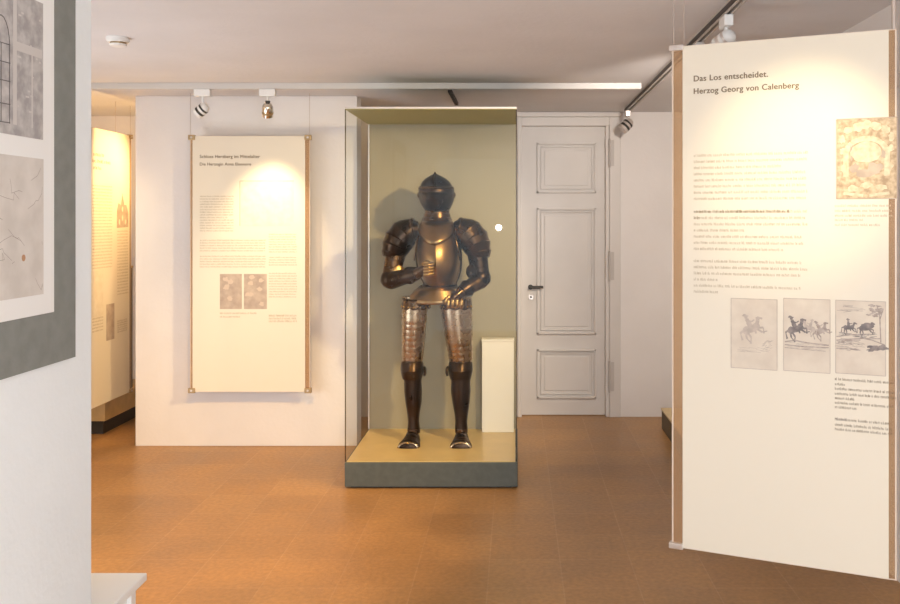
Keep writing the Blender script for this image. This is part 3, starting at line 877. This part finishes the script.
# tassets with scalloped lower rim
for (cx, hw, sx) in ((416.5, 13.6, -1), (456.5, 15.0, 1)):
    b = BM()
    def tp_(i, th, n_=4):
        f = i / 4.0
        return (1.0, Vector((0, 0, -.012 * f * abs(math.sin(th * 5)))))
    loft(b, [(a(cx, 298 + 2.1 * i, -.01), w_(hw + .3 * i), .112 + .003 * i) for i in range(5)], 40, fixed=UZ, prof=tp_, th0=FR - 1.5, th1=FR + 1.5)
    ts = part('tasset', b, A_mid, solid=.004, smooth=30)
    for k in range(7):
        b = BM(); th = FR - 1.2 + 2.4 * k / 6
        c = a(cx, 305.5, -.01) + Vector((w_(hw + 1) * math.cos(th), .118 * math.sin(th), 0))
        disc(b, c, (math.cos(th), math.sin(th), 0), .0065, .004, 10, .005)
        part('rivet', b, A_gold, ts)

# legs
LEGX = {-1: dict(t0=(415, 297, .02), t1=(412, 363, .02), r0=12.8, r1=10.2, k=(412, 370, .01), kr=11.4, g=[(377, 9.4, 412), (382, 8.7, 412.3), (392, 9.0, 412.6), (403, 8.2, 413), (414, 6.4, 413), (422, 5.6, 413), (429, 6.2, 413)], foot=(413, 411), s=1.0),
        1: dict(t0=(455, 297, .02), t1=(461, 363, .02), r0=16.0, r1=11.3, k=(460.5, 370, .01), kr=12.2, g=[(377, 10.2, 460.5), (382, 9.8, 460.5), (392, 10.0, 460.5), (403, 8.8, 460.8), (414, 7.0, 461), (422, 6.0, 461), (429, 6.6, 461)], foot=(461, 461), s=1.0)}
for sx, q in LEGX.items():
    b = BM(); loft(b, lames(a(*q['t0']), a(*q['t1']), w_(q['r0']), w_(q['r1']), 12, 1.0, .022, .05), 32); part('cuisse', b, A_silver, smooth=25)
    kx, ky, kd = q['k']; kr = q['kr']
    b = BM()
    loft(b, [(a(kx, y, kd), w_(kr * f), w_(kr * f) * (1.0 + g)) for (y, f, g) in ((361, .9, .0), (363.5, .98, .05), (366, 1.0, .12), (369.5, 1.02, .25), (373, .98, .12), (376, .93, .02), (379, .86, 0))], 32, fixed=UZ, prof=lambda i, th: 1 + .06 * max(0, math.cos(th - FR)) ** 6)
    po = part('poleyn', b, A_dark)
    b = BM()   # fan-shaped wing on the outer/inner side
    ws = -1 if sx == 1 else 1
    c = a(kx + ws * (kr + 0.3), 371.5, kd)
    loft(b, [(c, .036, .030), (c + Vector((ws * .008, 0, 0)), .039, .032), (c + Vector((ws * .016, 0, 0)), .022, .018)], 20, ref=Vector((0, 0, 1)))
    part('knee_wing', b, A_dark, po)
    b = BM()
    loft(b, [(a(cx, y, .03), w_(h), w_(h) * 1.12) for (y, h, cx) in q['g']], 30, fixed=UZ, prof=lambda i, th: 1 + .07 * max(0, math.cos(th - FR)) ** 8)
    gr = part('greave', b, A_dark)
    for kk in range(1):
        b = BM(); disc(b, a(q['g'][2][2] + sx * 8.6, 384 + 14 * kk, .03), (sx, 0, 0), .006, .004, 10, .003)
        part('buckle_stud', b, A_mid, gr)
    # sabaton: lamed shoe running forward
    fx0, fx1 = q['foot']
    rg = []
    n = 7
    heel = Vector((a(fx0, 0).x, 5.70, ZB)); toe = Vector((a(fx1 + (-1.0 if sx < 0 else 1.0), 0).x, 5.485, ZB))
    prof = [(0, .034, .035), (.1, .040, .060), (.25, .042, .085), (.4, .044, .083), (.52, .050, .066), (.66, .058, .052), (.8, .064, .044), (.92, .062, .036), (.98, .048, .028), (1.0, .02, .014)]
    b = BM(); rows = []
    for i, (t, hw, hh) in enumerate(prof):
        for e_ in ((1.05, 0), (1.0, .0)) if 3 <= i <= 7 else ((1.0, 0),):
            c = heel.lerp(toe, t + (0 if e_[0] == 1.05 else .004) - 0.0)
            row = []
            for j in range(17):
                th = math.pi * j / 16
                row.append(b.verts.new(c + Vector((hw * e_[0] * math.cos(th), 0, max(0, hh * e_[0] * math.sin(th) ** .8) + .0))))
            rows.append(row)
    for r1, r2 in zip(rows, rows[1:]):
        for j in range(16): b.faces.new((r1[j], r1[j + 1], r2[j + 1], r2[j]))
        b.faces.new((r1[0], r2[0], r2[16], r1[16]))
    b.faces.new(rows[0]); b.faces.new(rows[-1])
    sb = part('sabaton', b, A_dark, smooth=28)
    b = BM(); c = heel.lerp(toe, .93)
    loft(b, [(c + Vector((0, .012, 0)), .066, .039), (c, .067, .040), (c + Vector((0, -.012, 0)), .056, .034)], 24, ref=Vector((0, 0, 1)), th0=0, th1=math.pi)
    for v in b.verts:
        if v.co.z < ZB: v.co.z = 2 * ZB - v.co.z
    part('toe_cap', b, A_silver, sb, solid=.002)
    b = BM(); c = a(fx0, 0, 0)
    loft(b, [(Vector((c.x, 5.645, ZB + .062)), .040, .046), (Vector((c.x, 5.643, ZB + .080)), .041, .044), (Vector((c.x, 5.64, ZB + .11)), .038, .041), (Vector((c.x, 5.635, ZB + .13)), .036, .039)], 24, fixed=UZ)
    part('ankle_plate', b, A_mid, sb)

# arms
ARM = {-1: dict(pa=[(419, 229, .0, .050), (412, 229.5, .0, .078), (405, 233, -.005, .100), (399.5, 240, -.01, .104), (396, 247, -.015, .098), (393.5, 254, -.02, .082), (392, 259, -.025, .066)],
                sh=(397, 250, -.02), el=(391.5, 280, -.07), wr=(422, 271, -.235), hd=(431, 266, -.262)),
       1: dict(pa=[(454, 229, .0, .050), (461, 229, .0, .078), (468, 232, -.005, .100), (473.5, 239, -.01, .104), (477, 246, -.015, .098), (479.5, 253, -.02, .082), (480.5, 259, -.025, .066)],
               sh=(477, 250, -.02), el=(481.5, 279, -.05), wr=(463, 290, -.165), hd=(457, 296, -.185))}
for sx, q in ARM.items():
    b = BM(); rg = []
    P = q['pa']
    for i in range(len(P) - 1):
        p0, p1 = P[i], P[i + 1]
        A0, A1 = a(*p0[:3]), a(*p1[:3])
        for t, g in ((0, 1.05), (.85, 1.0)):
            rg.append((A0.lerp(A1, t), (p0[3] + (p1[3] - p0[3]) * t) * .88 * g, (p0[3] + (p1[3] - p0[3]) * t) * g))
    loft(b, rg, 32); pau = part('pauldron', b, A_dark if sx < 0 else A_mid, smooth=25)
    b = BM(); loft(b, [(a(*P[1][:3]), .070, .083), (a(*P[1][:3]) + Vector((sx * -.008, 0, .002)), .074, .087), (a(*P[1][:3]) + Vector((sx * -.014, 0, .002)), .066, .08)], 30, ref=Vector((0, 1, 0)), cap=False)
    part('rolled_edge', b, A_mid, pau)
    S_, E_, Wp, Hd = a(*q['sh']), a(*q['el']), a(*q['wr']), a(*q['hd'])
    b = BM(); loft(b, lames(S_, S_.lerp(E_, .86), .062, .052, 4, 1.05, .05), 28); part('rerebrace', b, A_mid if sx < 0 else A_dark, smooth=25)
    b = BM()   # elbow cop
    d1 = (E_ - S_).normalized(); 
    loft(b, [(E_ - d1 * .055, .048, .05), (E_ - d1 * .035, .058, .060), (E_ - d1 * .01, .062, .066), (E_ + d1 * .02, .056, .060), (E_ + d1 * .04, .036, .04), (E_ + d1 * .048, .012, .014)], 28)
    co = part('couter', b, A_dark)
    b = BM(); c = S_.lerp(E_, .72) + Vector((-sx * .045, -.035, 0))
    loft(b, [(c, .034, .040), (c + Vector((-sx * .006, -.012, 0)), .038, .044), (c + Vector((-sx * .01, -.02, 0)), .02, .024), ], 20, ref=Vector((0, 0, 1)))
    part('elbow_wing', b, A_gold if sx < 0 else A_dark, co)  # gilt colour on one wing paints its glint, the other stays dark
    b = BM(); loft(b, lames(E_.lerp(Wp, .05), E_.lerp(Wp, .82), .054, .040, 2, 1.0, .03), 28, ref=Vector((0, 0, 1)))
    part('vambrace', b, A_dark if sx < 0 else A_mid, smooth=28)
    # gauntlet
    dw = (Hd - E_).normalized()
    b = BM()
    c0 = E_.lerp(Wp, .70)
    loft(b, [(c0, .052, .054), (c0.lerp(Wp, .25), .049, .050), (c0.lerp(Wp, .7), .040, .042), (Wp, .037, .038)], 28, ref=Vector((0, 0, 1)))
    ga = part('gauntlet', b, A_dark)
    b = BM(); loft(b, [(Wp.lerp(Hd, -.1), .036, .037), (Wp.lerp(Hd, .4), .042, .030), (Wp.lerp(Hd, .95), .044, .027), (Wp.lerp(Hd, 1.2), .038, .020)], 24, ref=Vector((0, 0, 1)) if sx < 0 else Vector((1, 0, 0)))
    part('hand_plate', b, A_mid, ga)
    for k in range(4):
        b = BM()
        if sx < 0:   # closed fist: fingers stacked one above the other, curled towards the viewer
            base = Hd + Vector((.004, -.014, .027 - .0185 * k))
            fp = [base, base + Vector((.026, -.012, .002)), base + Vector((.036, -.036, .0)), base + Vector((.016, -.052, -.003)), base + Vector((-.010, -.046, -.005)), base + Vector((-.016, -.034, -.006))]
            rr = (.0115, .0118, .0112, .0105, .0095, .006)
        else:        # hand laid on the hip: fingers side by side hanging down
            base = Hd + Vector((-.036 + .026 * k, -.012, -.004 + (.004 if k in (1, 2) else 0)))
            fp = [base, base + Vector((0, -.018, -.008)), base + Vector((.0, -.022, -.028)), base + Vector((-.001, -.012, -.046)), base + Vector((-.001, .0, -.055 + .003 * abs(k - 1.5)))]
            rr = (.0115, .0118, .011, .010, .006)
        rg = []
        for i in range(len(fp) - 1):
            rg.append((fp[i], rr[i] * 1.06, rr[i] * 1.06)); rg.append((fp[i].lerp(fp[i + 1], .85), rr[i + 1], rr[i + 1]))
        rg.append((fp[-1], rr[-1], rr[-1]))
        loft(b, rg, 12, ref=Vector((.05, .1, 1)) if sx < 0 else Vector((1, .1, 0)))
        part('finger', b, A_gold, ga, smooth=35)
    b = BM()
    if sx < 0: tpth = [Hd + Vector((-.02, -.02, .026)), Hd + Vector((.0, -.045, .04)), Hd + Vector((.018, -.058, .035)), Hd + Vector((.03, -.062, .026))]
    else: tpth = [Hd + Vector((-.034, -.008, .012)), Hd + Vector((-.052, -.018, -.002)), Hd + Vector((-.058, -.022, -.02)), Hd + Vector((-.056, -.018, -.034))]
    loft(b, [(p, r, r) for p, r in zip(tpth, (.013, .0125, .0115, .007))], 12, ref=Vector((1, .2, .1)) if sx > 0 else Vector((.1, .1, 1)))
    part('thumb', b, A_gold, ga, smooth=35)

# ------------------------------------------------------------------ plinths
pl = empty('display_plinth', (-3.3, 6.9, 0), 0, 'low plinth with thick oak board and black base below the side panel', 'plinth')
b = BM(); bx(b, -3.8, -2.96, 6.48, 7.36, .10, .25); build('top_board', b, M_board, pl, bevel=.004)
b = BM(); bx(b, -3.78, -2.99, 6.52, 7.36, 0, .10); build('base', b, M_black, pl)
pp = empty('dark_post', (-3.0, 6.98, .25), 0, 'thin dark brown post standing on the oak plinth behind the side panel', 'post')
b = BM(); bx(b, -.012, .018, -.02, .02, 0, .93); build('post_shaft', b, mat('dark_brown_wood', (.10, .06, .03), .5), pp, local=True, bevel=.002)
b = BM(); bx(b, -.016, .022, -.024, .024, .93, .945); build('post_cap', b, M_brass, pp, local=True, bevel=.002)

pl = empty('display_plinth', (1.27, 5.9, 0), 0, 'low plinth with yellow top at the right wall behind the large panel', 'plinth')
b = BM(); bx(b, 1.078, 1.63, 5.1, 6.70, .138, .152); build('top_board', b, M_ply, pl, bevel=.002)
b = BM(); bx(b, 1.084, 1.63, 5.106, 6.694, 0, .138); build('base', b, mat('plinth_brown', (.13, .10, .06), .6), pl)

# bench
bn = empty('white_bench', (-1.5, 2.66, 0), 0, 'white bench with a thin flat top at the bottom left behind the foreground wall', 'bench')
b = BM(); bx(b, -1.80, -1.182, 2.43, 2.885, .395, .42); build('seat', b, M_bench, bn, bevel=.004)
for x in (-1.77, -1.232):
    for y in (2.46, 2.80):
        b = BM(); bx(b, x, x + .035, y, y + .035, 0, .395); build('leg', b, M_bench, bn, bevel=.002)
b = BM(); bx(b, -1.735, -1.232, 2.812, 2.822, .33, .395); build('apron', b, M_bench, bn)
b = BM(); bx(b, -1.22, -1.21, 2.495, 2.80, .33, .395); build('apron', b, M_bench, bn)

# ------------------------------------------------------------------ framed prints on the foreground wall
WX = -1.116
fr = empty('mounted_print_board', (WX, 1.8, 1.2), 0, 'grey mat board with two old prints on the foreground wall at the left', 'picture')
def wbox(y0, y1, z0, z1, x0, x1): return bx(BM(), WX + x0, WX + x1, y0, y1, z0, z1)
Y_END = 1.30
build('mat_board', wbox(Y_END, 2.264, 1.206, 2.30, 0.0, .008), M_grey_mat, fr)
build('paper_mount', wbox(Y_END + .11, 2.155, 1.330, 2.18, .008, .0105), M_paper, fr, bevel=.001)
pu = build('upper_print', wbox(Y_END + .15, 2.102, 1.737, 2.055, .0105, .0115), M_engr, fr)
lo = build('lower_print', wbox(Y_END + .15, 2.104, 1.377, 1.692, .0105, .0115), M_map, fr)
def wall_stroke(b, pts, wd, x):
    for (p, q) in zip(pts, pts[1:]):
        p, q = Vector(p), Vector(q); d = q - p
        if d.length < 1e-6: continue
        n = Vector((-d.y, d.x)).normalized() * wd / 2
        b.faces.new([b.verts.new((WX + x, v.x, v.y)) for v in (p - n, q - n, q + n, p + n)])
b = BM()
for k in range(34):
    y, z = random.uniform(1.5, 2.10), random.uniform(1.40, 1.67)
    pts = [(y, z)]
    for _ in range(random.randint(2, 5)): pts.append((min(2.098, pts[-1][0] + random.uniform(-.01, .035)), max(1.385, min(1.685, pts[-1][1] + random.uniform(-.02, .02)))))
    wall_stroke(b, pts, .0012, .0118)
build('map_lines', b, M_mapline, lo)
b = BM(); c = (2.018, 1.465)
b.faces.new([b.verts.new((WX + .012, c[0] + .008 * math.cos(t), c[1] + .008 * math.sin(t))) for t in [k * math.pi / 5 for k in range(10)]])
build('stain', b, mat('rust_stain', (.45, .25, .14), .8), lo)
b = BM()   # pale sky and columns of the engraved view, plus its dark architecture at the left
def wq(y0, y1, z0, z1, x=.0119):
    EPS[0] = (EPS[0] + 1) % 40; x += EPS[0] * .00002
    b.faces.new([b.verts.new((WX + x, y, z)) for y, z in ((y0, z0), (y1, z0), (y1, z1), (y0, z1))])
wq(1.98, 2.095, 1.925, 1.945); wq(2.05, 2.056, 1.76, 1.93); wq(1.975, 1.99, 1.76, 2.04)
for k in range(14): 
    y, z = random.uniform(1.99, 2.085), random.uniform(1.77, 2.03); wq(y, y + random.uniform(.004, .015), z, z + .004)
build('light_strokes', b, mat('engraving_light', (.56, .53, .51), .7), pu)
b = BM()
arch = [(1.93 + .032 * math.cos(t), 1.93 + .06 * math.sin(t)) for t in [math.pi * k / 10 for k in range(11)]]
wall_stroke(b, arch, .003, .012)
for y in (1.90, 1.93, 1.962): wall_stroke(b, [(y, 1.76), (y, 1.93)], .003, .012)
for z in (1.76, 1.80, 1.85, 1.89, 1.93): wall_stroke(b, [(1.88, z), (1.965, z + .002)], .0022, .012)
build('drawn_building', b, M_engrline, pu)
